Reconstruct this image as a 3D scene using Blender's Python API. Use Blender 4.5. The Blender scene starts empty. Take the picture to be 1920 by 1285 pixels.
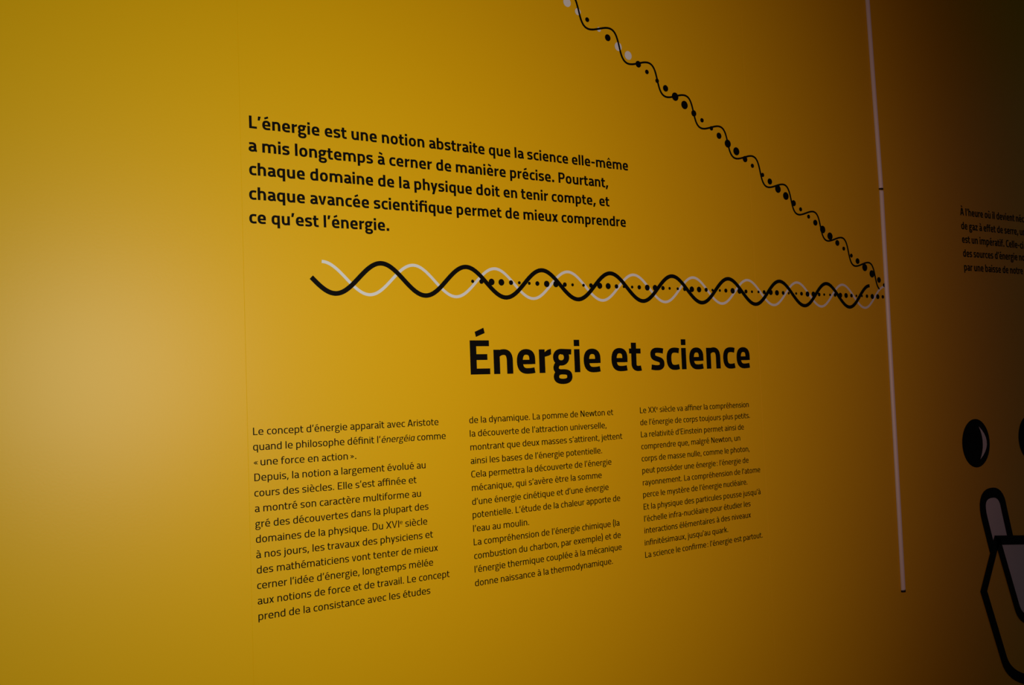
import bpy, math

# ------------------------------------------------------------------ camera, light, exposure
scene = bpy.context.scene
scene.view_settings.view_transform = 'Standard'
scene.view_settings.look = 'None'
scene.view_settings.exposure = 0.0
scene.view_settings.gamma = 1.0
scene.view_settings.use_curve_mapping = False

FOCAL_PX = 1826.370
CAM_RIGHT = (0.8404763,-0.5404504,-0.0388965)
CAM_UP = (0.0039121,-0.0657305,0.9978297)
CAM_FORWARD = (0.5418342,0.8388044,0.0531306)
EYE_HEIGHT = 1.5
STAND_OFF = 1.5                       # the wall is the plane y = 0, the viewer stands at y = -1.5

from mathutils import Matrix, Vector
cam_data = bpy.data.cameras.new('camera')
cam_data.sensor_width = 36.0
cam_data.lens = 36.0 * FOCAL_PX / 1920.0
cam_data.clip_start = 0.05
camera = bpy.data.objects.new('camera', cam_data)
scene.collection.objects.link(camera)
r, u, f = Vector(CAM_RIGHT), Vector(CAM_UP), Vector(CAM_FORWARD)
camera.matrix_world = Matrix(((r.x, u.x, -f.x, 0.0),
                              (r.y, u.y, -f.y, -STAND_OFF),
                              (r.z, u.z, -f.z, EYE_HEIGHT),
                              (0.0, 0.0, 0.0, 1.0)))
scene.camera = camera

world = bpy.data.worlds.new('world')
scene.world = world
world.use_nodes = True
bg = world.node_tree.nodes['Background']
bg.inputs['Color'].default_value = (0.92, 0.95, 1.0, 1.0)
bg.inputs['Strength'].default_value = 0.042


def lamp(name, loc, target, size, power, colour, spread=180.0):
    d = bpy.data.lights.new(name, 'AREA')
    d.shape = 'DISK'
    d.size = size
    d.energy = power
    d.color = colour
    d.spread = math.radians(spread)
    o = bpy.data.objects.new(name, d)
    scene.collection.objects.link(o)
    o.location = loc
    o.rotation_euler = (Vector(target) - Vector(loc)).to_track_quat('-Z', 'Y').to_euler()
    return o


# unseen lamp plus added red fill behind the viewer, aimed square at the wall
lamp('cool_spot', (0.55, -1.8, 1.62), (0.55, 0.0, 1.62), 0.6, 5.15, (0.69, 1.0, 0.80), 95.0)
lamp('red_fill', (0.8, -2.4, 1.62), (0.8, 0.0, 1.62), 0.9, 3.3, (1.0, 0.0, 0.03), 80.0)


# ------------------------------------------------------------------ materials
def material(name, colour, rough, spec=0.5, bump=0.0, bump_scale=300.0, tint=None):
    m = bpy.data.materials.new(name)
    m.use_nodes = True
    nt = m.node_tree
    b = nt.nodes['Principled BSDF']
    b.inputs['Base Color'].default_value = (*colour, 1.0)
    b.inputs['Roughness'].default_value = rough
    b.inputs['Specular IOR Level'].default_value = spec
    tc = nt.nodes.new('ShaderNodeTexCoord')
    if tint:
        n = nt.nodes.new('ShaderNodeTexNoise')
        n.inputs['Scale'].default_value = tint[1]
        n.inputs['Detail'].default_value = 4.0
        nt.links.new(tc.outputs['Object'], n.inputs['Vector'])
        mix = nt.nodes.new('ShaderNodeMix')
        mix.data_type = 'RGBA'
        mix.inputs[6].default_value = (*colour, 1.0)
        mix.inputs[7].default_value = (*tint[0], 1.0)
        nt.links.new(n.outputs['Fac'], mix.inputs[0])
        nt.links.new(mix.outputs[2], b.inputs['Base Color'])
    if bump > 0.0:
        n = nt.nodes.new('ShaderNodeTexNoise')
        n.inputs['Scale'].default_value = bump_scale
        n.inputs['Detail'].default_value = 2.0
        nt.links.new(tc.outputs['Object'], n.inputs['Vector'])
        bp = nt.nodes.new('ShaderNodeBump')
        bp.inputs['Strength'].default_value = bump
        bp.inputs['Distance'].default_value = 0.001
        nt.links.new(n.outputs['Fac'], bp.inputs['Height'])
        nt.links.new(bp.outputs['Normal'], b.inputs['Normal'])
    return m


YELLOW = material('yellow_wall_vinyl', (0.82, 0.515, 0.004), 0.34, 0.19, 0.04, 250.0, ((0.81, 0.505, 0.004), 3.0))
BLACK = material('black_vinyl', (0.003, 0.003, 0.003), 0.6, 0.06)
WHITE = material('white_vinyl', (0.75, 0.83, 0.88), 0.5, 0.4)
GREY = material('grey_vinyl', (0.78, 0.86, 0.88), 0.55, 0.3)
PLASTIC = material('white_plastic', (0.95, 0.96, 0.96), 0.45, 1.0)
PLUG = material('black_plastic', (0.01, 0.009, 0.009), 0.5, 0.4)
FLOOR = material('grey_concrete', (0.12, 0.11, 0.10), 0.6, 0.4, 0.3, 40.0, ((0.09, 0.085, 0.08), 4.0))
CEILING = material('dark_ceiling_paint', (0.06, 0.055, 0.05), 0.8, 0.3)

# ------------------------------------------------------------------ object helpers
COL = scene.collection


def link(name, mesh, parent=None, mats=()):
    o = bpy.data.objects.new(name, mesh)
    for m in mats:
        mesh.materials.append(m)
    COL.objects.link(o)
    if parent is not None:
        o.parent = parent
    return o


def thing(name, label, category, loc, group=None):
    o = bpy.data.objects.new(name, None)
    o.empty_display_size = 0.05
    o.location = loc
    o['label'] = label
    o['category'] = category
    if group:
        o['group'] = group
    COL.objects.link(o)
    return o


def tag(o, label, category, group=None):
    o['label'] = label
    o['category'] = category
    if group:
        o['group'] = group
    return o


class Sheet:
    """Cut-out shapes with a small thickness, lying on the wall; x along the wall, z up."""

    def __init__(self, base=0.0001):
        self.v, self.f, self.base, self.top, self.n = [], [], -base, base + 0.0003, 0

    @property
    def lift(self):
        return self.top + 0.000012 * (self.n % 6)        # crossing strokes lie over one another, never in one plane

    def outline(self, pts):
        """a filled polygon"""
        n = len(pts)
        self.n += 1
        a = sum(pts[i][0] * pts[(i + 1) % n][1] - pts[(i + 1) % n][0] * pts[i][1] for i in range(n))
        if a < 0:
            pts = pts[::-1]
        s = len(self.v)
        self.v += [(x, -self.lift, z) for x, z in pts] + [(x, self.base, z) for x, z in pts]
        self.f.append(tuple(range(s, s + n)))
        for i in range(n):
            j = (i + 1) % n
            self.f.append((s + i, s + n + i, s + n + j, s + j))

    def ribbon(self, left, right, closed=False):
        """a band between two borders"""
        n = len(left)
        self.n += 1
        s = len(self.v)
        for (x, z), (p, q) in zip(left, right):
            self.v += [(x, -self.lift, z), (p, -self.lift, q), (x, self.base, z), (p, self.base, q)]
        for i in range(n if closed else n - 1):
            a, b = s + 4 * i, s + 4 * ((i + 1) % n)
            self.f += [(a, a + 1, b + 1, b), (a, b, b + 2, a + 2), (a + 1, a + 3, b + 3, b + 1)]
        if not closed:
            e = s + 4 * (n - 1)
            self.f += [(s, s + 2, s + 3, s + 1), (e, e + 1, e + 3, e + 2)]

    def mesh(self, name, origin=(0.0, 0.0, 0.0)):
        m = bpy.data.meshes.new(name)
        ox, oy, oz = origin
        m.from_pydata([(x - ox, y - oy, z - oz) for x, y, z in self.v], [], self.f)
        m.update()
        return m


def offset_path(pts, tx, ty, closed=False):
    """borders of a pen stroke tx wide across upright runs and ty wide across level runs"""
    n = len(pts)
    L, R = [], []
    for i in range(n):
        p = pts[i]
        a = pts[i - 1] if (i > 0 or closed) else None
        b = pts[(i + 1) % n] if (i < n - 1 or closed) else None

        def nrm(p0, p1):
            dx, dy = p1[0] - p0[0], p1[1] - p0[1]
            l = math.hypot(dx, dy) or 1e-9
            return (-dy / l, dx / l)
        if a is None:
            nx, ny = nrm(p, b)
            k = 1.0
        elif b is None:
            nx, ny = nrm(a, p)
            k = 1.0
        else:
            n1, n2 = nrm(a, p), nrm(p, b)
            mx, my = n1[0] + n2[0], n1[1] + n2[1]
            l = math.hypot(mx, my) or 1e-9
            nx, ny = mx / l, my / l
            k = min(1.0 / max(nx * n1[0] + ny * n1[1], 0.2), 3.0)
        w = math.hypot(nx * tx, ny * ty) / 2.0 * k
        L.append((p[0] + nx * w, p[1] + ny * w))
        R.append((p[0] - nx * w, p[1] - ny * w))
    return L, R

# ------------------------------------------------------------------ measured layout, metres on the wall (x along, z up)
INTRO=[
    ('L’énergie est une notion abstraite que la science elle-même',0.4885,1.9382,1.2636,1.9418),
    ('a mis longtemps à cerner de manière précise. Pourtant|,',0.4867,1.9008,1.2031,1.9023),
    ('chaque domaine de la physique doit en tenir compte, et',0.4867,1.8629,1.2116,1.8647),
    ('chaque avancée scientifique permet de mieux comprendre',0.4857,1.8236,1.2513,1.8260),
    ('ce qu’est l’énergie.',0.4850,1.7856,0.7277,1.7873),
]
COL1=[
    ('Le concept d’énergie apparaît avec Aristote',0.4826,1.4521,0.8100,1.4517),
    ('quand le philosophe définit l’<énergéia> comme',0.4820,1.4283,0.8233,1.4268),
    ('« une force en action ».',0.4821,1.4046,0.6542,1.4035),
    ('Depuis, la notion a largement évolué au',0.4828,1.3807,0.7820,1.3790),
    ('cours des siècles. Elle s’est affinée et',0.4822,1.3568,0.7636,1.3552),
    ('a montré son caractère multiforme au',0.4824,1.3329,0.7712,1.3314),
    ('gré des découvertes dans la plupart des',0.4825,1.3091,0.7849,1.3082),
    ('domaines de la physique. Du XVI^e^ siècle',0.4828,1.2856,0.7815,1.2831),
    ('à nos jours, les travaux des physiciens et',0.4827,1.2620,0.7917,1.2598),
    ('des mathématiciens vont tenter de mieux',0.4830,1.2384,0.8004,1.2361),
    ('cerner l’idée d’énergie, longtemps mêlée',0.4830,1.2147,0.7901,1.2123),
    ('aux notions de force et de travail. Le concept',0.4833,1.1911,0.8215,1.1886),
    ('prend de la consistance avec les études',0.4838,1.1673,0.7830,1.1654),
]
COL2=[
    ('de la dynamique. La pomme de Newton et',0.8722,1.4515,1.1977,1.4520),
    ('la découverte de l’attraction universelle|,',0.8723,1.4277,1.1756,1.4275),
    ('montrant que deux masses s’attirent, jettent',0.8724,1.4036,1.2177,1.4043),
    ('ainsi les bases de l’énergie potentielle.',0.8722,1.3795,1.1661,1.3795),
    ('Cela permettra la découverte de l’énergie',0.8722,1.3557,1.1878,1.3561),
    ('mécanique, qui s’avère être la somme',0.8726,1.3320,1.1625,1.3324),
    ('d’une énergie cinétique et d’une énergie',0.8719,1.3076,1.1781,1.3081),
    ('potentielle. L’étude de la chaleur apporte de',0.8720,1.2845,1.2056,1.2845),
    ('l’eau au moulin.',0.8720,1.2605,0.9906,1.2600),
    ('La compréhension de l’énergie chimique (la',0.8722,1.2367,1.2014,1.2371),
    ('combustion du charbon, par exemple) et de',0.8721,1.2127,1.2027,1.2135),
    ('l’énergie thermique couplée à la mécanique',0.8720,1.1893,1.2038,1.1902),
    ('donne naissance à la thermodynamique.',0.8718,1.1654,1.1806,1.1660),
]
COL3=[
    ('Le XX^e^ siècle va affiner la compréhension',1.2659,1.4524,1.5717,1.4526),
    ('de l’énergie de corps toujours plus petits.',1.2654,1.4284,1.5734,1.4290),
    ('La relativité d’Einstein permet ainsi de',1.2657,1.4044,1.5534,1.4051),
    ('comprendre que, malgré Newton, un',1.2652,1.3806,1.5407,1.3823),
    ('corps de masse nulle, comme le photon|,',1.2647,1.3566,1.5630,1.3575),
    ('peut posséder une énergie : l’énergie de',1.2648,1.3329,1.5622,1.3336),
    ('rayonnement. La compréhension de l’atome',1.2649,1.3091,1.5963,1.3107),
    ('perce le mystère de l’énergie nucléaire.',1.2642,1.2855,1.5553,1.2874),
    ('Et la physique des particules pousse jusqu’à',1.2641,1.2614,1.5943,1.2635),
    ('l’échelle infra-nucléaire pour étudier les',1.2641,1.2378,1.5616,1.2406),
    ('interactions élémentaires à des niveaux',1.2635,1.2148,1.5610,1.2168),
    ('infinitésimaux, jusqu’au quark.',1.2629,1.1910,1.4915,1.1931),
    ('La science le confirme : l’énergie est partout.',1.2625,1.1671,1.5930,1.1704),
]
SIDE=[
    ('À l’heure où il devient| néc',2.3970,1.9274,2.6528,1.9273),
    ('de gaz à effet de serre|, un',2.3976,1.8903,2.6596,1.8900),
    ('est un impératif. Celle|-ci',2.3973,1.8542,2.6588,1.8522),
    ('des sources d’énergie| non',2.3980,1.8168,2.6547,1.8177),
    ('par une baisse de notre',2.3988,1.7800,2.6773,1.7795),
]
TITLE=[
    ('Énergie',0.8788,1.5379,1.1721,1.5372),
    ('et',1.1992,1.5383,1.2747,1.5374),
    ('science',1.2999,1.5380,1.5822,1.5374),
]
BLACK_WAVE=dict(u=(0.70999,0.16729,-0.000709),z=(1.70417,0.000248,-0.0000710),amp=0.02666)
WHITE_WAVE=dict(u=(0.60362,0.16821,-0.000714),z=(1.70318,0.000325,-0.0000654),amp=0.02658)
ROW_DOTS=[(0.8896,1.7056,'s'),(0.9081,1.7058,'m'),(0.9296,1.7056,'B'),(0.9506,1.7055,'B'),(0.9716,1.7056,'m'),(0.9899,1.7058,'s'),(1.0121,1.7055,'s'),(1.0304,1.7056,'m'),(1.0517,1.7055,'B'),(1.0730,1.7058,'B'),(1.0938,1.7054,'m'),(1.1122,1.7055,'s'),(1.1384,1.7054,'s'),(1.1565,1.7055,'m'),(1.1781,1.7055,'B'),(1.1991,1.7054,'B'),(1.2200,1.7054,'m'),(1.2390,1.7054,'s'),(1.2601,1.7052,'s'),(1.2786,1.7052,'m'),(1.2997,1.7051,'B'),(1.3204,1.7053,'B'),(1.3417,1.7053,'m'),(1.3598,1.7052,'s'),(1.3821,1.7050,'s'),(1.4014,1.7050,'m'),(1.4216,1.7049,'B'),(1.4421,1.7049,'B'),(1.4625,1.7048,'m'),(1.4809,1.7045,'s'),(1.5024,1.7044,'s'),(1.5202,1.7046,'m'),(1.5405,1.7046,'B'),(1.5613,1.7046,'B'),(1.5810,1.7042,'m'),(1.5995,1.7041,'s'),(1.6199,1.7041,'s'),(1.6378,1.7041,'m'),(1.6586,1.7041,'B'),(1.6785,1.7036,'B'),(1.6987,1.7038,'m'),(1.7169,1.7035,'s'),(1.7415,1.7035,'s'),(1.7594,1.7034,'m'),(1.7796,1.7031,'B'),(1.7997,1.7034,'B'),(1.8195,1.7030,'m'),(1.8369,1.7032,'s'),(1.8575,1.7031,'s'),(1.8752,1.7033,'m'),(1.8942,1.7029,'B'),(1.9146,1.7028,'B'),(1.9343,1.7030,'m'),(1.9523,1.7029,'s'),(1.9728,1.7031,'s'),(1.9915,1.7029,'m'),(2.0115,1.7026,'B'),(2.0322,1.7027,'B'),(2.0518,1.7026,'m')]
DIAGONAL_DOTS=[(1.1277,2.2627,'B',1),(1.1533,2.2488,'m',1),(1.1760,2.2368,'s',0),(1.2043,2.2219,'s',1),(1.2262,2.2088,'m',0),(1.2522,2.1946,'B',1),(1.2774,2.1805,'B',1),(1.3035,2.1664,'m',0),(1.3258,2.1536,'s',0),(1.3527,2.1388,'s',0),(1.3751,2.1260,'m',0),(1.4009,2.1118,'B',0),(1.4264,2.0974,'B',0),(1.4521,2.0826,'m',0),(1.4750,2.0704,'s',0),(1.5016,2.0560,'s',0),(1.5233,2.0422,'m',0),(1.5486,2.0276,'B',0),(1.5737,2.0133,'B',0),(1.5995,1.9985,'m',0),(1.6216,1.9857,'s',0),(1.6527,1.9681,'s',0),(1.6748,1.9550,'m',0),(1.6999,1.9401,'B',0),(1.7248,1.9260,'B',0),(1.7497,1.9113,'m',0),(1.7720,1.8988,'s',0),(1.7980,1.8835,'s',0),(1.8201,1.8708,'m',0),(1.8445,1.8563,'B',0),(1.8690,1.8418,'B',0),(1.8939,1.8272,'m',0),(1.9159,1.8147,'s',0),(1.9423,1.7992,'s',0),(1.9640,1.7869,'m',0),(1.9895,1.7724,'B',0),(2.0153,1.7578,'B',0),(2.0407,1.7438,'m',0),(2.0599,1.7314,'s',0)]
DIAGONAL_WAVE=dict(o=(1.12774,2.26266),d=(0.868791,-0.495179),period=0.11382,warp=0.01900,c=(0.003083,0.012752,-0.014135),sin=0.001282,cos=0.019224,s0=0.0136,s1=1.0605)
UPPER_STRIP=[(2.0482, 2.4433), (2.0652, 2.4465), (2.058, 1.9691), (2.0747, 1.9686)]
LOWER_STRIP=[(2.0582, 1.9664), (2.0752, 1.9665), (2.0514, 0.9886), (2.0681, 0.9881)]
SEAMS=[0.474, 1.612]
EYE=[(2.4634, 1.3213), (2.462, 1.3113), (2.4591, 1.3017), (2.4547, 1.2927), (2.4491, 1.2846), (2.4422, 1.2774), (2.4344, 1.2715), (2.4258, 1.2669), (2.4167, 1.2637), (2.4071, 1.2621), (2.3975, 1.262), (2.388, 1.2635), (2.3789, 1.2665), (2.3704, 1.2708), (2.3626, 1.2765), (2.3558, 1.2834), (2.3501, 1.2913), (2.3457, 1.2999), (2.3426, 1.3092), (2.341, 1.3188), (2.3408, 1.3286), (2.3421, 1.3383), (2.3449, 1.3477), (2.349, 1.3566), (2.3544, 1.3647), (2.361, 1.3718), (2.3686, 1.3779), (2.377, 1.3826), (2.386, 1.386), (2.3955, 1.3879), (2.4051, 1.3882), (2.4147, 1.387), (2.424, 1.3842), (2.4327, 1.38), (2.4407, 1.3743), (2.4478, 1.3675), (2.4537, 1.3595), (2.4583, 1.3507), (2.4615, 1.3412), (2.4632, 1.3313)]
GLINT=[(2.4182, 1.3679), (2.4309, 1.3579), (2.4403, 1.348), (2.4466, 1.3382), (2.4496, 1.3284), (2.4493, 1.3188), (2.4459, 1.3094), (2.4391, 1.3001), (2.4292, 1.291), (2.4161, 1.2821), (2.4221, 1.2915), (2.4267, 1.3009), (2.4298, 1.3104), (2.4315, 1.3199), (2.4317, 1.3295), (2.4305, 1.3391), (2.4278, 1.3487), (2.4237, 1.3583)]
EYE_SHIFT=(0.2602,0.0000)
BAR_PATH=[(2.4445, 1.0409), (2.4187, 1.1243), (2.4147, 1.1392), (2.4131, 1.1523), (2.4136, 1.1635), (2.4164, 1.1728), (2.4215, 1.1802), (2.4289, 1.1857), (2.4385, 1.1894), (2.4505, 1.1911), (2.4648, 1.191), (2.475, 1.1895), (2.4838, 1.1864), (2.4914, 1.1817), (2.4978, 1.1755), (2.5028, 1.1677), (2.5066, 1.1583), (2.509, 1.1474), (2.5306, 1.0662)]
BAR_FILL=[(2.4445, 1.0409), (2.4187, 1.1243), (2.4147, 1.1392), (2.4131, 1.1523), (2.4136, 1.1635), (2.4164, 1.1728), (2.4215, 1.1802), (2.4289, 1.1857), (2.4385, 1.1894), (2.4505, 1.1911), (2.4648, 1.191), (2.475, 1.1895), (2.4838, 1.1864), (2.4914, 1.1817), (2.4978, 1.1755), (2.5028, 1.1677), (2.5066, 1.1583), (2.509, 1.1474), (2.5306, 1.0662), (2.4652, 1.0704)]
RIM=[(2.4586, 1.0791), (2.597, 1.0644), (2.594, 1.0396), (2.4633, 1.054)]
LEFT_PATH=[(2.4698, 1.0729), (2.3931, 0.9428), (2.4648, 0.7564), (2.4704, 0.7447), (2.4782, 0.7338), (2.4883, 0.7235), (2.5007, 0.7139), (2.5154, 0.705), (2.5324, 0.6968), (2.5519, 0.6892)]
INNER_PATH=[(2.4718, 1.0623), (2.54, 0.8807), (2.5436, 0.8724), (2.5485, 0.8648), (2.5546, 0.8579), (2.5621, 0.8517), (2.5708, 0.8462)]

# ------------------------------------------------------------------ lettering: a square-shouldered sans drawn stroke by stroke
XH, CAP, ASC, DESC, OV = 500.0, 692.0, 695.0, -200.0, 10.0


class Pen:
    def __init__(self, glyph, tx, ty):
        self.g, self.tx, self.ty, self.p = glyph, tx, ty, []

    def M(self, x, y):
        self.p = [(x, y)]
        return self

    def L(self, x, y):
        self.p.append((x, y))
        return self

    def C(self, a, b, c, d, x, y, n=7):
        x0, y0 = self.p[-1]
        for i in range(1, n + 1):
            t = i / n
            s = 1 - t
            self.p.append((s**3 * x0 + 3 * s * s * t * a + 3 * s * t * t * c + t**3 * x,
                           s**3 * y0 + 3 * s * s * t * b + 3 * s * t * t * d + t**3 * y))
        return self

    def hv(self, x, y, k=0.64):
        x0, y0 = self.p[-1]
        return self.C(x0 + (x - x0) * k, y0, x, y - (y - y0) * k, x, y)

    def vh(self, x, y, k=0.64):
        x0, y0 = self.p[-1]
        return self.C(x0, y0 + (y - y0) * k, x - (x - x0) * k, y, x, y)

    def end(self, closed=False):
        p = self.p[:-1] if closed else self.p
        self.g.append(('stroke', p, self.tx, self.ty, closed))
        return self


def glyph(ch, b):
    """strokes and outlines of one letter at boldness b (0 regular, 1 bold); returns (shapes, width, left gap, right gap)"""
    def lerp(a, c):
        return a + (c - a) * b
    t, h = lerp(80, 143), lerp(71, 118)
    t2, h2 = t / 2, h / 2
    G = []
    P = Pen(G, t, h)
    st, rd = lerp(66, 56), lerp(48, 46)            # gaps beside upright stems and round sides

    def poly(*pts):
        G.append(('poly', list(pts)))

    def stem(x, y0, y1):
        poly((x - t2, y0), (x + t2, y0), (x + t2, y1), (x - t2, y1))

    def arch(x, w, y0=0.0):
        """shoulder leaving the stem centred at x and coming down at x + w"""
        top = XH + OV - h2
        P.M(x, top - lerp(62, 70)).C(x + .16 * w, top - 24, x + .32 * w, top, x + .55 * w, top)
        P.hv(x + w, top - .44 * w - 40, .66).L(x + w, y0).end()

    def bowl(xs, xr, flat_top):
        """round side at xr joined to a stem centred at xs"""
        top, bot, d = XH + OV - h2, -OV + h2, xr - xs
        if flat_top:
            P.M(xs, XH - h2).L(xs + .35 * d, XH - h2 + 3).C(xs + .45 * d, top, xs + .5 * d, top, xs + .55 * d, top)
            P.hv(xr, XH * .5, .68).vh(xs + .55 * d, bot, .68)
            P.C(xs + .36 * d, bot, xs + .15 * d, bot + 16, xs, bot + lerp(46, 54)).end()
        else:
            P.M(xs, h2).L(xs + .35 * d, h2 - 3).C(xs + .45 * d, bot, xs + .5 * d, bot, xs + .55 * d, bot)
            P.hv(xr, XH * .5, .68).vh(xs + .55 * d, top, .68)
            P.C(xs + .36 * d, top, xs + .15 * d, top - 16, xs, top - lerp(46, 54)).end()

    def accent(kind, cx, up=0.0):
        th = h * .92
        if kind == 'acute':
            poly((cx - 88, 566 + up), (cx + 118, 645 + up), (cx + 92, 645 + th + up), (cx - 112, 566 + th * .95 + up))
        elif kind == 'grave':
            poly((cx + 88, 566 + up), (cx + 112, 566 + th * .95 + up), (cx - 92, 645 + th + up), (cx - 118, 645 + up))
        else:
            poly((cx - 135, 582), (cx - 60, 582), (cx, 582 + 62), (cx, 582 + 62 + th))
            poly((cx + 135, 582), (cx, 582 + 62 + th), (cx, 582 + 62), (cx + 60, 582))

    def dot(x):
        poly((x - t2, 566), (x + t2, 566), (x + t2, 566 + t * .95), (x - t2, 566 + t * .95))

    base = {'é': 'e', 'è': 'e', 'ê': 'e', 'à': 'a', 'ù': 'u', 'î': 'ı', 'É': 'E', 'À': 'A'}.get(ch, ch)
    c = base
    if c == 'n':
        w = lerp(404, 456); stem(t2, 0, XH); arch(t2, w - t); gaps = (st, st - 4)
    elif c == 'm':
        w = lerp(690, 770); m = w / 2
        stem(t2, 0, XH); arch(t2, m - t2); arch(m, m - t2); gaps = (st, st - 4)
    elif c == 'h':
        w = lerp(404, 456); stem(t2, 0, ASC); arch(t2, w - t); gaps = (st, st - 4)
    elif c == 'u':
        w = lerp(404, 456); bot = -OV + h2; d = w - t
        stem(w - t2, 0, XH)
        P.M(t2, XH).L(t2, bot + .44 * d + 40).vh(t2 + .45 * d, bot, .66)
        P.C(t2 + .68 * d, bot, t2 + .84 * d, bot + 24, w - t2, bot + lerp(62, 70)).end(); gaps = (st - 4, st)
    elif c in 'iıjl':
        w = t; gaps = (st, st)
        if c == 'j':
            w = t
            P.M(t2, XH).L(t2, -40).C(t2, -120, t2 - 40, -160, t2 - 110, -195).end(); dot(t2)
            gaps = (st, st)
        else:
            stem(t2, 0, ASC if c == 'l' else XH)
            if c == 'i':
                dot(t2)
    elif c == 'o':
        w = lerp(430, 470)
        P.M(w / 2, XH + OV - h2).hv(w - t2, XH / 2, .66).vh(w / 2, -OV + h2, .66).hv(t2, XH / 2, .66).vh(w / 2, XH + OV - h2, .66).end(True)
        gaps = (rd, rd)
    elif c == 'e':
        w = lerp(430, 452); bot, top = -OV + h2, XH + OV - h2
        P.M(w - 16, h2 + 6).C(w - 80, h2 - 6, w - 130, bot, w * .56, bot)
        P.hv(t2, XH * .5, .68).vh(w * .51, top, .66).hv(w - t2, XH * .6, .66).L(w - t2, lerp(213, 193)).end()
        yb = lerp(246, 238); hb = h * .80
        poly((t2, yb - hb / 2), (w - t2 + 1, yb - hb / 2), (w - t2 + 1, yb + hb / 2), (t2, yb + hb / 2))
        gaps = (rd, rd - 2)
    elif c == 'c':
        w = lerp(352, 388); bot, top = -OV + h2, XH + OV - h2
        P.M(w, XH - h2 - 6).C(w - 50, XH - h2 + 4, w - 70, top, w * .62, top)
        P.hv(t2, XH / 2, .68).vh(w * .62, bot, .68).C(w - 70, bot, w - 50, h2 - 4, w, h2 + 6).end()
        gaps = (rd, lerp(26, 20))
    elif c == 'a':
        w = lerp(412, 446); bot, top = -OV + h2, XH + OV - h2; xs = w - t2 - lerp(34, 24)
        P.M(lerp(34, 36), XH - h2 - 8).C(.2 * w, XH - h2 + 2, .3 * w, top, .47 * w, top).hv(xs, XH * .64, .66).L(xs, 60).end()
        ym = lerp(262, 258)
        P.M(xs, ym).L(.46 * w, ym - 3).hv(t2, 140, .62).vh(.40 * w, bot, .62).C(.55 * w, bot, xs - 40, bot + 22, xs, bot + 55).end()
        poly((xs - t2, 30), (xs - t2 + 12, 110), (xs + t2, 110), (xs + t2 + 8, h + 6), (w + 4, h - 8), (w, -6), (xs + t2 - 30, 2))
        gaps = (lerp(44, 40), lerp(22, 18))
    elif c == 'ɑ':
        w = lerp(412, 452); stem(w - t2, 0, XH); bowl(w - t2, t2, True); gaps = (rd, st)
    elif c == 'd':
        w = lerp(420, 464); stem(w - t2, 0, ASC); bowl(w - t2, t2, True); gaps = (rd, st)
    elif c == 'q':
        w = lerp(420, 460); stem(w - t2, DESC, XH); bowl(w - t2, t2, True); gaps = (rd, st)
    elif c == 'p':
        w = lerp(420, 464); stem(t2, DESC, XH); bowl(t2, w - t2, False); gaps = (st, rd)
    elif c == 'b':
        w = lerp(420, 464); stem(t2, 0, ASC); bowl(t2, w - t2, False); gaps = (st, rd)
    elif c == 'r':
        w = lerp(250, 305); stem(t2, 0, XH)
        P2 = XH + 12
        poly((t2, XH - 86 - h * .55), (t, XH - 62 - h * .8), (w * .8, XH - 16 - h), (w, P2 - h), (w, P2), (w * .72, XH - 8), (t, XH - 58), (t2, XH - 84))
        gaps = (st, lerp(20, 14))
    elif c == 's':
        w = lerp(374, 414); bot, top = -OV + h2, XH + OV - h2; k = t * .5
        P.M(w - lerp(24, 28), XH - h2 - 8).C(w - 90, XH - h2 + 2, w - 130, top, w * .47, top)
        P.hv(k, XH * .735, .62).C(k, XH * .60, w * .22, XH * .555, w * .5, XH * .5)
        P.C(w * .78, XH * .445, w - k, XH * .40, w - k, XH * .265).vh(w * .50, bot, .62)
        P.C(w * .34, bot, 90, h2 - 4, lerp(18, 20), h2 + 8).end()
        gaps = (lerp(34, 28), lerp(34, 28))
    elif c == 't':
        w = lerp(290, 340); tx = lerp(54, 60) + t2; bot = -OV + h2
        P.M(tx, lerp(640, 632)).L(tx, 150).vh(tx + lerp(120, 110), bot, .6).C(tx + 150, bot, w - 20, h2 - 6, w, h2).end()
        poly((0, XH - h * .95), (w - 8, XH - h * .95), (w - 8, XH), (0, XH))
        gaps = (lerp(16, 10), lerp(24, 18))
    elif c in 'fﬁ':
        w = lerp(290, 340); fx = lerp(56, 62) + t2
        P.M(w + 10, ASC + 8 - h2).C(w - 30, ASC + 14 - h2, w - 50, ASC + 14 - h2, w - 60, ASC + 14 - h2).hv(fx, 540, .66).L(fx, 0).end()
        poly((0, XH - h * .95), (w - 8, XH - h * .95), (w - 8, XH), (0, XH))
        gaps = (lerp(16, 10), lerp(6, 4))
        if c == 'ﬁ':
            w2 = w + lerp(62, 60) + t
            xi = w2 - t2
            P.M(w, ASC + 8 - h2).L(w + 20, ASC + 8 - h2).end()
            poly((w - 20, XH - h * .95), (xi, XH - h * .95), (xi, XH), (w - 20, XH))
            stem(xi, 0, XH); dot(xi)
            w = w2; gaps = (lerp(16, 10), st)
    elif c == 'g':
        w = lerp(440, 484); tg, hg = t * lerp(.86, .94), h * lerp(.86, .95); Q = Pen(G, tg, hg)
        xr = lerp(370, 415); top, low = XH + OV - hg / 2, lerp(172, 150) + hg / 2; cy = (top + low) / 2; cx = (xr + lerp(14, 0)) / 2; xl = lerp(16, 0)
        Q.M(cx, top).hv(xr - tg / 2, cy, .58).vh(cx, low, .58).hv(xl + tg / 2, cy, .58).vh(cx, top, .58).end(True)
        poly((cx, XH - hg), (w - 14, XH - hg), (w - 6, XH), (cx, XH + OV))
        lt, lb = lerp(62, 72) - hg / 2, lerp(-222, -245) + hg / 2; lm = (lt + lb) / 2; lx = (w + 0) / 2
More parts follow.
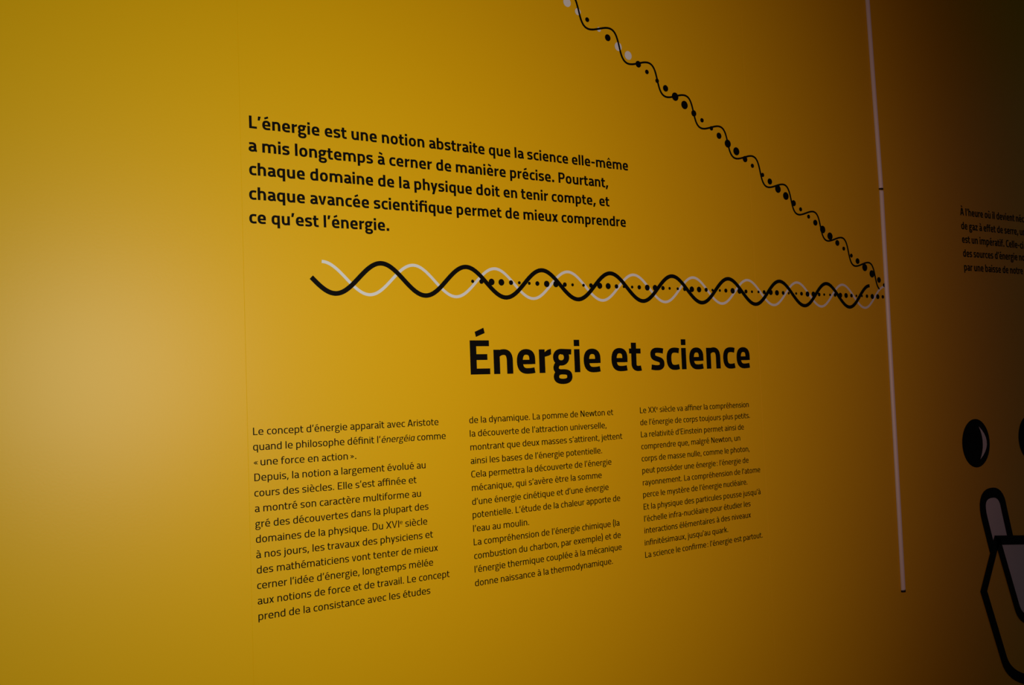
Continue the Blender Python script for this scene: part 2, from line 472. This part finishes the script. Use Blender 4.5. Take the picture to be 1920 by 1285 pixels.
        Q.M(lx, lt).hv(w - tg / 2 - 4, lm, .74).vh(lx, lb, .66).hv(tg / 2, lm, .66).C(tg / 2, lm + (lt - lm) * .6, tg * .9, lt - 10, lx * .75, lt).L(lx, lt).end(True)
        Q.M(cx - .12 * w, low + 6).C(.02 * w + tg * .2, low - 50, .02 * w + tg * .2, lt + 20, .34 * w, lt).end()
        gaps = (lerp(40, 34), lerp(14, 10))
    elif c in 'vwVW':
        top = CAP if c in 'VW' else XH
        tt = t * 1.04; ap = t * .50
        if c == 'v' or c == 'V':
            w = lerp(408, 470) if c == 'v' else lerp(545, 600)
            m = w / 2
            poly((0, top), (m - ap, 0), (m + ap, 0), (m, h * 1.05), (tt, top))
            poly((w, top), (w - tt, top), (m, h * 1.05), (m - ap, 0), (m + ap, 0))
        else:
            w = lerp(664, 740); q = w / 4
            for x0, x1, x2 in ((0, q, 2 * q), (2 * q, 3 * q, 4 * q)):
                a0 = 0 if x0 == 0 else -tt * .42
                a2 = 0 if x2 == w else tt * .42
                poly((x0 + a0, top), (x1 - ap, 0), (x1 + ap, 0), (x0 + a0 + tt, top))
                poly((x2 + a2, top), (x2 + a2 - tt, top), (x1 - ap, 0), (x1 + ap, 0))
        gaps = (lerp(18, 12), lerp(18, 12))
    elif c == 'y':
        w = lerp(412, 470); tt = t * 1.04; m = w / 2
        xb = w * .30
        poly((0, XH), (m - t * .55, 0), (m + t * .30, 0), (m + t * .1, h), (tt, XH))
        poly((w, XH), (w - tt, XH), (xb - t * .42, DESC), (xb + t * .62, DESC))
        gaps = (lerp(18, 12), lerp(18, 12))
    elif c in 'xX':
        top = CAP if c == 'X' else XH
        w = lerp(404, 470) if c == 'x' else lerp(535, 600); tt = t * 1.14
        poly((0, top), (w - tt, 0), (w, 0), (tt, top))
        poly((w - tt, top), (w, top), (tt, 0), (0, 0))
        gaps = (lerp(22, 14), lerp(22, 14))
    elif c == 'z':
        w = lerp(370, 410)
        poly((12, XH - h), (w - 8, XH - h), (w - 8, XH), (12, XH))
        poly((0, 0), (w, 0), (w, h), (0, h))
        poly((0, h - 6), (t * 1.15, h - 6), (w - 8, XH - h + 6), (w - 8 - t * 1.15, XH - h + 6))
        gaps = (36, 36)
    elif c == 'k':
        w = lerp(390, 450); stem(t2, 0, ASC)
        poly((t - 4, 225), (t - 4, 225 + h), (w - t * 1.22, XH), (w - 8, XH), (t + 90, 240))
        poly((t + 30, 270), (t + 110, 320), (w, 0), (w - t * 1.2, 0))
        gaps = (st, lerp(16, 10))
    elif c == 'L':
        w = lerp(386, 420); stem(t2, 0, CAP); poly((t2, 0), (w, 0), (w, h), (t2, h)); gaps = (lerp(84, 70), lerp(22, 16))
    elif c == 'E':
        w = lerp(410, 452); stem(t2, 0, CAP)
        poly((t2, 0), (w, 0), (w, h), (t2, h)); poly((t2, CAP - h), (w - 8, CAP - h), (w - 8, CAP), (t2, CAP))
        poly((t2, 352 - h2), (w - 56, 352 - h2), (w - 56, 352 + h2), (t2, 352 + h2)); gaps = (lerp(84, 70), lerp(44, 36))
    elif c == 'I':
        w = t; stem(t2, 0, CAP); gaps = (lerp(84, 70), lerp(84, 70))
    elif c == 'D':
        w = lerp(494, 540); stem(t2, 0, CAP)
        P.M(t2, CAP - h2).L(.48 * w, CAP - h2).hv(w - t2, CAP / 2, .66).vh(.48 * w, h2, .66).L(t2, h2).end()
        gaps = (lerp(84, 70), lerp(56, 48))
    elif c == 'P':
        w = lerp(448, 500); stem(t2, 0, CAP); ym = 250 + h2
        P.M(t2, CAP - h2).L(.52 * w, CAP - h2).hv(w - t2, (CAP - h2 + ym) / 2, .66).vh(.52 * w, ym, .66).L(t2, ym).end()
        gaps = (lerp(84, 70), lerp(34, 28))
    elif c == 'C':
        w = lerp(442, 480); top, bot = CAP + OV - h2, -OV + h2
        P.M(w, CAP - h2 - 8).C(w - 70, CAP - h2 + 4, w - 100, top, w * .62, top)
        P.hv(t2, CAP / 2, .7).vh(w * .62, bot, .7).C(w - 100, bot, w - 70, h2 - 4, w, h2 + 8).end()
        gaps = (lerp(60, 52), lerp(32, 26))
    elif c == 'N':
        w = lerp(494, 540); stem(t2, 0, CAP); stem(w - t2, 0, CAP)
        poly((0, CAP), (t * 1.3, CAP), (w, 0), (w - t * 1.3, 0)); gaps = (lerp(84, 70), lerp(84, 70))
    elif c == 'A':
        w = lerp(545, 600); m = w / 2; tt = t * 1.06; ap = t * .78
        poly((0, 0), (tt, 0), (m + ap * .1, CAP - h), (m + ap, CAP), (m - ap, CAP))
        poly((w, 0), (m + ap, CAP), (m - ap, CAP), (m - ap * .1, CAP - h), (w - tt, 0))
        poly((w * .2, 160), (w * .8, 160), (w * .76, 160 + h), (w * .24, 160 + h)); gaps = (lerp(20, 14), lerp(20, 14))
    elif c == '.':
        s = t * 1.12; w = s; poly((0, 0), (s, 0), (s, s), (0, s)); gaps = (58, 58)
    elif c == ':':
        s = t * 1.08; w = s; poly((0, 0), (s, 0), (s, s), (0, s)); poly((0, 370), (s, 370), (s, 370 + s), (0, 370 + s)); gaps = (58, 58)
    elif c == ',':
        s = t * 1.12; w = s; poly((s * .1, s), (s * 1.15, s), (s * .45, -115), (-s * .25, -115)); gaps = (62, 50)
    elif c == '’':
        w = lerp(116, 176); poly((w - t * 1.04, CAP), (w, CAP), (t * .78, CAP - 222), (0, CAP - 222)); gaps = (lerp(44, 36), lerp(34, 26))
    elif c == '-':
        w = lerp(270, 290); poly((0, 216), (w, 216), (w, 216 + h * .98), (0, 216 + h * .98)); gaps = (50, 50)
    elif c in '«»':
        w = lerp(380, 440); y = 255; r = 140; q = t * .95; xx = 165
        for k in (0, w - xx - q):
            if c == '«':
                pts1 = ((k, y), (k + xx, y + r), (k + xx + q, y + r), (k + q, y))
                pts2 = ((k, y), (k + q, y), (k + xx + q, y - r), (k + xx, y - r))
            else:
                pts1 = ((k + xx + q, y), (k + q, y + r), (k, y + r), (k + xx, y))
                pts2 = ((k + xx + q, y), (k + xx, y), (k, y - r), (k + q, y - r))
            poly(*pts1); poly(*pts2)
        gaps = (40, 40)
    elif c == '(':
        w = lerp(160, 200); P.M(w - t2 * .6, 790).C(t2 * .4, 610, t2 * .4, 80, w - t2 * .6, -110).end(); gaps = (60, 30)
    elif c == ')':
        w = lerp(160, 200); P.M(t2 * .6, 790).C(w - t2 * .4, 610, w - t2 * .4, 80, t2 * .6, -110).end(); gaps = (30, 60)
    else:
        raise ValueError(ch)
    if ch in 'éÉ':
        accent('acute', w * (.50 if ch == 'é' else .52), 0.0 if ch == 'é' else lerp(190, 195))
    elif ch in 'èàùÀ':
        accent('grave', w * .46, 190.0 if ch == 'À' else 0.0)
    elif ch in 'êî':
        accent('circumflex', w * .5)
    return G, w, gaps[0], gaps[1]


GLYPHS = {}


def get_glyph(ch, b):
    if (ch, b) not in GLYPHS:
        GLYPHS[(ch, b)] = glyph(ch, b)
    return GLYPHS[(ch, b)]


def layout(text, b):
    """pen positions of one line: (letter, x, raise, scale, slant), ink start and ink end"""
    text = text.replace('fi', 'ﬁ')
    out, x, slant, sup = [], 0.0, 0.0, False
    prev, first, mark, last_ink = None, None, None, 0.0
    for ch in text:
        if ch in '<>':
            slant = 0.17 if ch == '<' else 0.0
            continue
        if ch == '^':
            sup = not sup
            continue
        if ch == '|':                       # the measured length ends here
            mark = last_ink
            continue
        if ch == ' ':
            x += 225.0 if prev not in ('«',) else 110.0
            prev = ch
            continue
        if ch in '»:' and prev == ' ':
            x -= 115.0
        if slant and ch == 'a':
            ch = 'ɑ'
        G, w, l, r = get_glyph(ch, b)
        s = 0.6 if sup else 1.0
        if slant:
            s *= 0.94
        if prev == 't' and ch == 't':
            x -= 24
        if prev == 'f' and ch in 'fﬁ':
            x -= 10
        if sup:
            x -= 20
        x += l * s
        if first is None:
            first = x
        out.append((ch, x, 300.0 if sup else 0.0, s, slant))
        last_ink = x + w * s
        x = last_ink + r * s
        prev = ch
    return out, first, last_ink if mark is None else mark


def write(text, b, x0, z0, x1, z1, unit, apart=False):
    """one line of letters from (x0, z0) to (x1, z1) on the wall: one sheet, or one sheet for each letter"""
    places, first, last = layout(text, b)
    sx = math.hypot(x1 - x0, z1 - z0) / (last - first)
    ca, sa = (x1 - x0) / math.hypot(x1 - x0, z1 - z0), (z1 - z0) / math.hypot(x1 - x0, z1 - z0)
    sheets = [Sheet(0.0001)]
    for i, (ch, px, up, s, slant) in enumerate(places):
        G = get_glyph(ch, b)[0]
        if apart and i:
            sheets.append(Sheet(0.0001))
        sheet = sheets[-1]

        def put(p):
            X = (px - first + p[0] * s + slant * (p[1] * s)) * sx
            Z = (p[1] * s + up) * unit
            return (x0 + X * ca - Z * sa, z0 + X * sa + Z * ca)
        for g in G:
            if g[0] == 'poly':
                sheet.outline([put(p) for p in g[1]])
            else:
                L, R = offset_path(g[1], g[2], g[3], g[4])
                sheet.ribbon([put(p) for p in L], [put(p) for p in R], g[4])
    return sheets


# ------------------------------------------------------------------ the room
def box_mesh(name, x0, x1, y0, y1, z0, z1):
    m = bpy.data.meshes.new(name)
    v = [(x, y, z) for x in (x0, x1) for y in (y0, y1) for z in (z0, z1)]
    m.from_pydata(v, [], [(0, 1, 3, 2), (4, 6, 7, 5), (0, 4, 5, 1), (2, 3, 7, 6), (0, 2, 6, 4), (1, 5, 7, 3)])
    m.update()
    return m


def structure(name, mesh, mat):
    o = link(name, mesh, None, [mat])
    o['kind'] = 'structure'
    return o


WX0, WX1, WH = -2.6, 5.2, 3.1
# the wall: one run of panels whose joints are hairline grooves
prof = [(WX0, 0.0)]
for sx in SEAMS:
    prof += [(sx - 0.0004, 0.0), (sx, 0.0002), (sx + 0.0004, 0.0)]
prof += [(WX1, 0.0), (WX1, 0.12), (WX0, 0.12)]
n = len(prof)
wm = bpy.data.meshes.new('wall_front')
wm.from_pydata([(x, y, 0.0) for x, y in prof] + [(x, y, WH) for x, y in prof], [],
               [(i, (i + 1) % n, n + (i + 1) % n, n + i) for i in range(n)] + [tuple(range(n))[::-1], tuple(range(n, 2 * n))])
wm.update()
structure('wall_front', wm, YELLOW)
structure('floor', box_mesh('floor', WX0, WX1, -4.5, 0.12, -0.1, 0.0), FLOOR)
structure('ceiling', box_mesh('ceiling', WX0, WX1, -4.5, 0.12, WH, WH + 0.1), CEILING)

# ------------------------------------------------------------------ the lettering
def text_block(name, label, category, lines, b, unit, line_name='text_line'):
    x = min(l[1] for l in lines)
    z = lines[-1][2]
    root = thing(name, label, category, (x, 0.0, z))
    for text, x0, z0, x1, z1 in lines:
        for s in write(text, b, x0, z0, x1, z1, unit, line_name == 'letter'):
            link(line_name, s.mesh(line_name, (x, 0.0, z)), root, [BLACK])
    return root


text_block('heading_lettering', 'large bold black heading reading Énergie et science', 'heading', TITLE, 1.03, 8.8540e-05, 'letter')
text_block('paragraph_lettering', 'bold black introduction of five lines at the top left, above the waves', 'text', INTRO, 1.0, 2.9445e-05)
text_block('paragraph_lettering', 'left column of small black text, beginning Le concept d’énergie', 'text', COL1, 0.2, 1.7010e-05)
text_block('paragraph_lettering', 'middle column of small black text, beginning de la dynamique', 'text', COL2, 0.2, 1.7010e-05)
text_block('paragraph_lettering', 'right column of small black text, under the end of the heading', 'text', COL3, 0.2, 1.7010e-05)
text_block('paragraph_lettering', 'bold black text in the dark, right of the white strip, cut by the picture edge', 'text', SIDE, 1.0, 2.8950e-05)


# ------------------------------------------------------------------ waves and dots
def wave_path(w, k0, k1, step=0.02):
    pts = []
    n = int((k1 - k0) / step)
    for i in range(n + 1):
        k = k0 + (k1 - k0) * i / n
        x = w['u'][0] + w['u'][1] * k + w['u'][2] * k * k
        z = w['z'][0] + w['z'][1] * k + w['z'][2] * k * k + w['amp'] * math.cos(2 * math.pi * k)
        pts.append((x, z))
    return pts


def band(name, pts, width, mat, base, label, category):
    s = Sheet(base)
    L, R = offset_path(pts, width, width)
    s.ribbon(L, R)
    ox, oz = pts[0]
    o = link(name, s.mesh(name, (ox, 0.0, oz)), None, [mat])
    o.location = (ox, 0.0, oz)
    return tag(o, label, category)


band('white_wave', wave_path(WHITE_WAVE, 0.0, 8.99), 0.0052, WHITE, 0.0001,
     'pale wavy line crossing the thick black wave between introduction and heading', 'wave')
band('black_wave', wave_path(BLACK_WAVE, -0.745, 8.0), 0.0079, BLACK, 0.0009,
     'thick black wavy line between introduction and heading', 'wave')
DW = DIAGONAL_WAVE
pts = []
for i in range(421):
    s = -0.16 + (DW['s1'] + 0.16) * i / 420
    a = 2 * math.pi / DW['period'] * (s + DW['warp'] * s * s)
    t = DW['c'][0] + DW['c'][1] * s + DW['c'][2] * s * s + DW['sin'] * math.sin(a) + DW['cos'] * math.cos(a)
    pts.append((DW['o'][0] + s * DW['d'][0] - t * DW['d'][1], DW['o'][1] + s * DW['d'][1] + t * DW['d'][0]))
band('thin_wave', pts, 0.0040, BLACK, 0.0009, 'thin black wavy line falling diagonally to the white strip', 'wave')


def disc(name, x, z, r, mat, base, parent, origin):
    s = Sheet(base)
    s.outline([(r * math.cos(2 * math.pi * i / 32), r * math.sin(2 * math.pi * i / 32)) for i in range(32)])
    o = link(name, s.mesh(name), parent, [mat])
    o.location = (x - origin[0], 0.0, z - origin[1])
    return o


x, z = ROW_DOTS[0][0], ROW_DOTS[0][1]
row = thing('dotted_line', 'level row of black dots running through the waves', 'dotted line', (x, 0.0, z))
for u, w, c in ROW_DOTS:
    disc('dot', u, w, {'s': 0.0030, 'm': 0.0044, 'B': 0.0061}[c], BLACK, 0.0005, row, (x, z))
x, z = DIAGONAL_DOTS[0][0], DIAGONAL_DOTS[0][1]
row = thing('dotted_line', 'diagonal row of black and pale dots strung along the thin wave', 'dotted line', (x, 0.0, z))
step = (DIAGONAL_DOTS[8][0] - DIAGONAL_DOTS[2][0]) / 6.0
slope = (DIAGONAL_DOTS[8][1] - DIAGONAL_DOTS[2][1]) / 6.0
extra = [(x + step * k, z + slope * k, c, 1) for k, c in ((-3, 's'), (-2, 'm'), (-1, 'B'))]
for u, w, c, pale in extra + DIAGONAL_DOTS:
    o = disc('dot', u, w, {'s': 0.0048, 'm': 0.0070, 'B': 0.0090}[c], WHITE if pale else BLACK, 0.0005, row, (x, z))
    if pale:
        o['label'] = 'pale dot'


# ------------------------------------------------------------------ white cable strip in two lengths
def strip(edge, label, low_plug):
    (ax, az), (bx, bz), (cx, cz), (dx, dz) = edge       # top left, top right, bottom left, bottom right
    half = depth = 0.0066                               # half-round section, flat side on the wall
    tl, bl = Vector((bx - half, -0.0001, bz)), Vector((dx - half, -0.0001, dz))
    root = thing('cable_strip', label, 'cable strip', bl, 'white cable strip lengths')
    run = tl - bl
    n = 16
    sect = [(half * math.cos(math.pi * i / n), -depth * math.sin(math.pi * i / n)) for i in range(n + 1)]
    L = run.length

    def length(name, z0, z1, k, mat):
        """a piece of half-round moulding with its arrises eased at both ends"""
        rings = [(z0, 0.80 * k), (z0 + 0.0012, 0.95 * k), (z0 + 0.004, k), (z1 - 0.004, k), (z1 - 0.0012, 0.95 * k), (z1, 0.80 * k)] if z1 - z0 > 0.012 else [(z0, k), (z1, k)]
        v, f = [], []
        m = len(sect)
        for z, q in rings:
            c = run * (z / L)
            for sx, sy in sect:
                v.append((c.x + sx * (k if q else 1), sy * q, c.z))
        for a in range(len(rings) - 1):
            for i in range(m):
                j = (i + 1) % m
                f.append((a * m + i, (a + 1) * m + i, (a + 1) * m + j, a * m + j))
        f.append(tuple(range(m)))
        f.append(tuple(range((len(rings) - 1) * m, len(rings) * m))[::-1])
        me = bpy.data.meshes.new(name)
        me.from_pydata(v, [], f)
        me.update()
        for p in me.polygons:
            p.use_smooth = len(p.vertices) == 4
        return link(name, me, root, [mat])
    length('cover', low_plug, L, 1.0, PLASTIC)
    o = length('end_plug', 0.0, low_plug, 1.02, PLUG)
    o['label'] = 'black end plug'
    return root


strip(UPPER_STRIP, 'upper length of narrow white cable strip, above the black joint', 0.0032)
strip(LOWER_STRIP, 'lower length of narrow white cable strip, ending above the floor', 0.0045)


# ------------------------------------------------------------------ black and grey drawing at the right edge
def shape(name, pts, mat, base, parent, origin):
    s = Sheet(base)
    s.outline([(a - origin[0], b - origin[1]) for a, b in pts])
    return link(name, s.mesh(name), parent, [mat])


def stroke(name, pts, width, mat, base, parent, origin, closed=False):
    s = Sheet(base)
    L, R = offset_path([(a - origin[0], b - origin[1]) for a, b in pts], width, width, closed)
    s.ribbon(L, R, closed)
    return link(name, s.mesh(name), parent, [mat])


cx, cz = sum(p[0] for p in EYE) / len(EYE), sum(p[1] for p in EYE) / len(EYE)
for dx, label in ((0.0, 'black oval decal with pale crescent, whole, in the dark at right'),
                  (EYE_SHIFT[0], 'black oval decal cut off by the right picture edge')):
    oval = thing('oval_decal', label, 'decal', (cx + dx, 0.0, cz), 'black ovals on the wall')
    shape('oval', EYE, BLACK, 0.0001, oval, (cx, cz))
    o = shape('crescent', GLINT, GREY, 0.0005, oval, (cx, cz))
    o['label'] = 'grey crescent'

ox, oz = LEFT_PATH[-1]
art = thing('outline_decal', 'thick black outlined drawing with grey fill at lower right edge', 'decal', (ox, 0.0, oz))
E0 = (ox, oz)
ext = 0.16
rim_dx, rim_dz = RIM[1][0] - RIM[0][0], RIM[1][1] - RIM[0][1]
rl = math.hypot(rim_dx, rim_dz)
ex, ez = rim_dx / rl * ext, rim_dz / rl * ext
o = shape('grey_bar', BAR_FILL, GREY, 0.0001, art, E0)
o = shape('grey_panel', [(RIM[0][0] + .01, RIM[0][1] - .012), (RIM[1][0] + ex, RIM[1][1] + ez - .012)] + [(INNER_PATH[-1][0] + ext, INNER_PATH[-1][1] - 0.03)] + INNER_PATH[::-1], GREY, 0.0001, art, E0)
stroke('bar_outline', BAR_PATH, 0.0265, BLACK, 0.0005, art, E0)
stroke('lower_outline', LEFT_PATH + [(LEFT_PATH[-1][0] + 0.05, LEFT_PATH[-1][1] - 0.012), (LEFT_PATH[-1][0] + ext, LEFT_PATH[-1][1] - 0.02)], 0.0270, BLACK, 0.0009, art, E0)
stroke('inner_outline', INNER_PATH + [(INNER_PATH[-1][0] + 0.05, INNER_PATH[-1][1] - 0.02), (INNER_PATH[-1][0] + ext, INNER_PATH[-1][1] - 0.03)], 0.0240, BLACK, 0.0009, art, E0)
shape('rim', [RIM[0], (RIM[1][0] + ex, RIM[1][1] + ez), (RIM[2][0] + ex, RIM[2][1] + ez), RIM[3]], BLACK, 0.0009, art, E0)
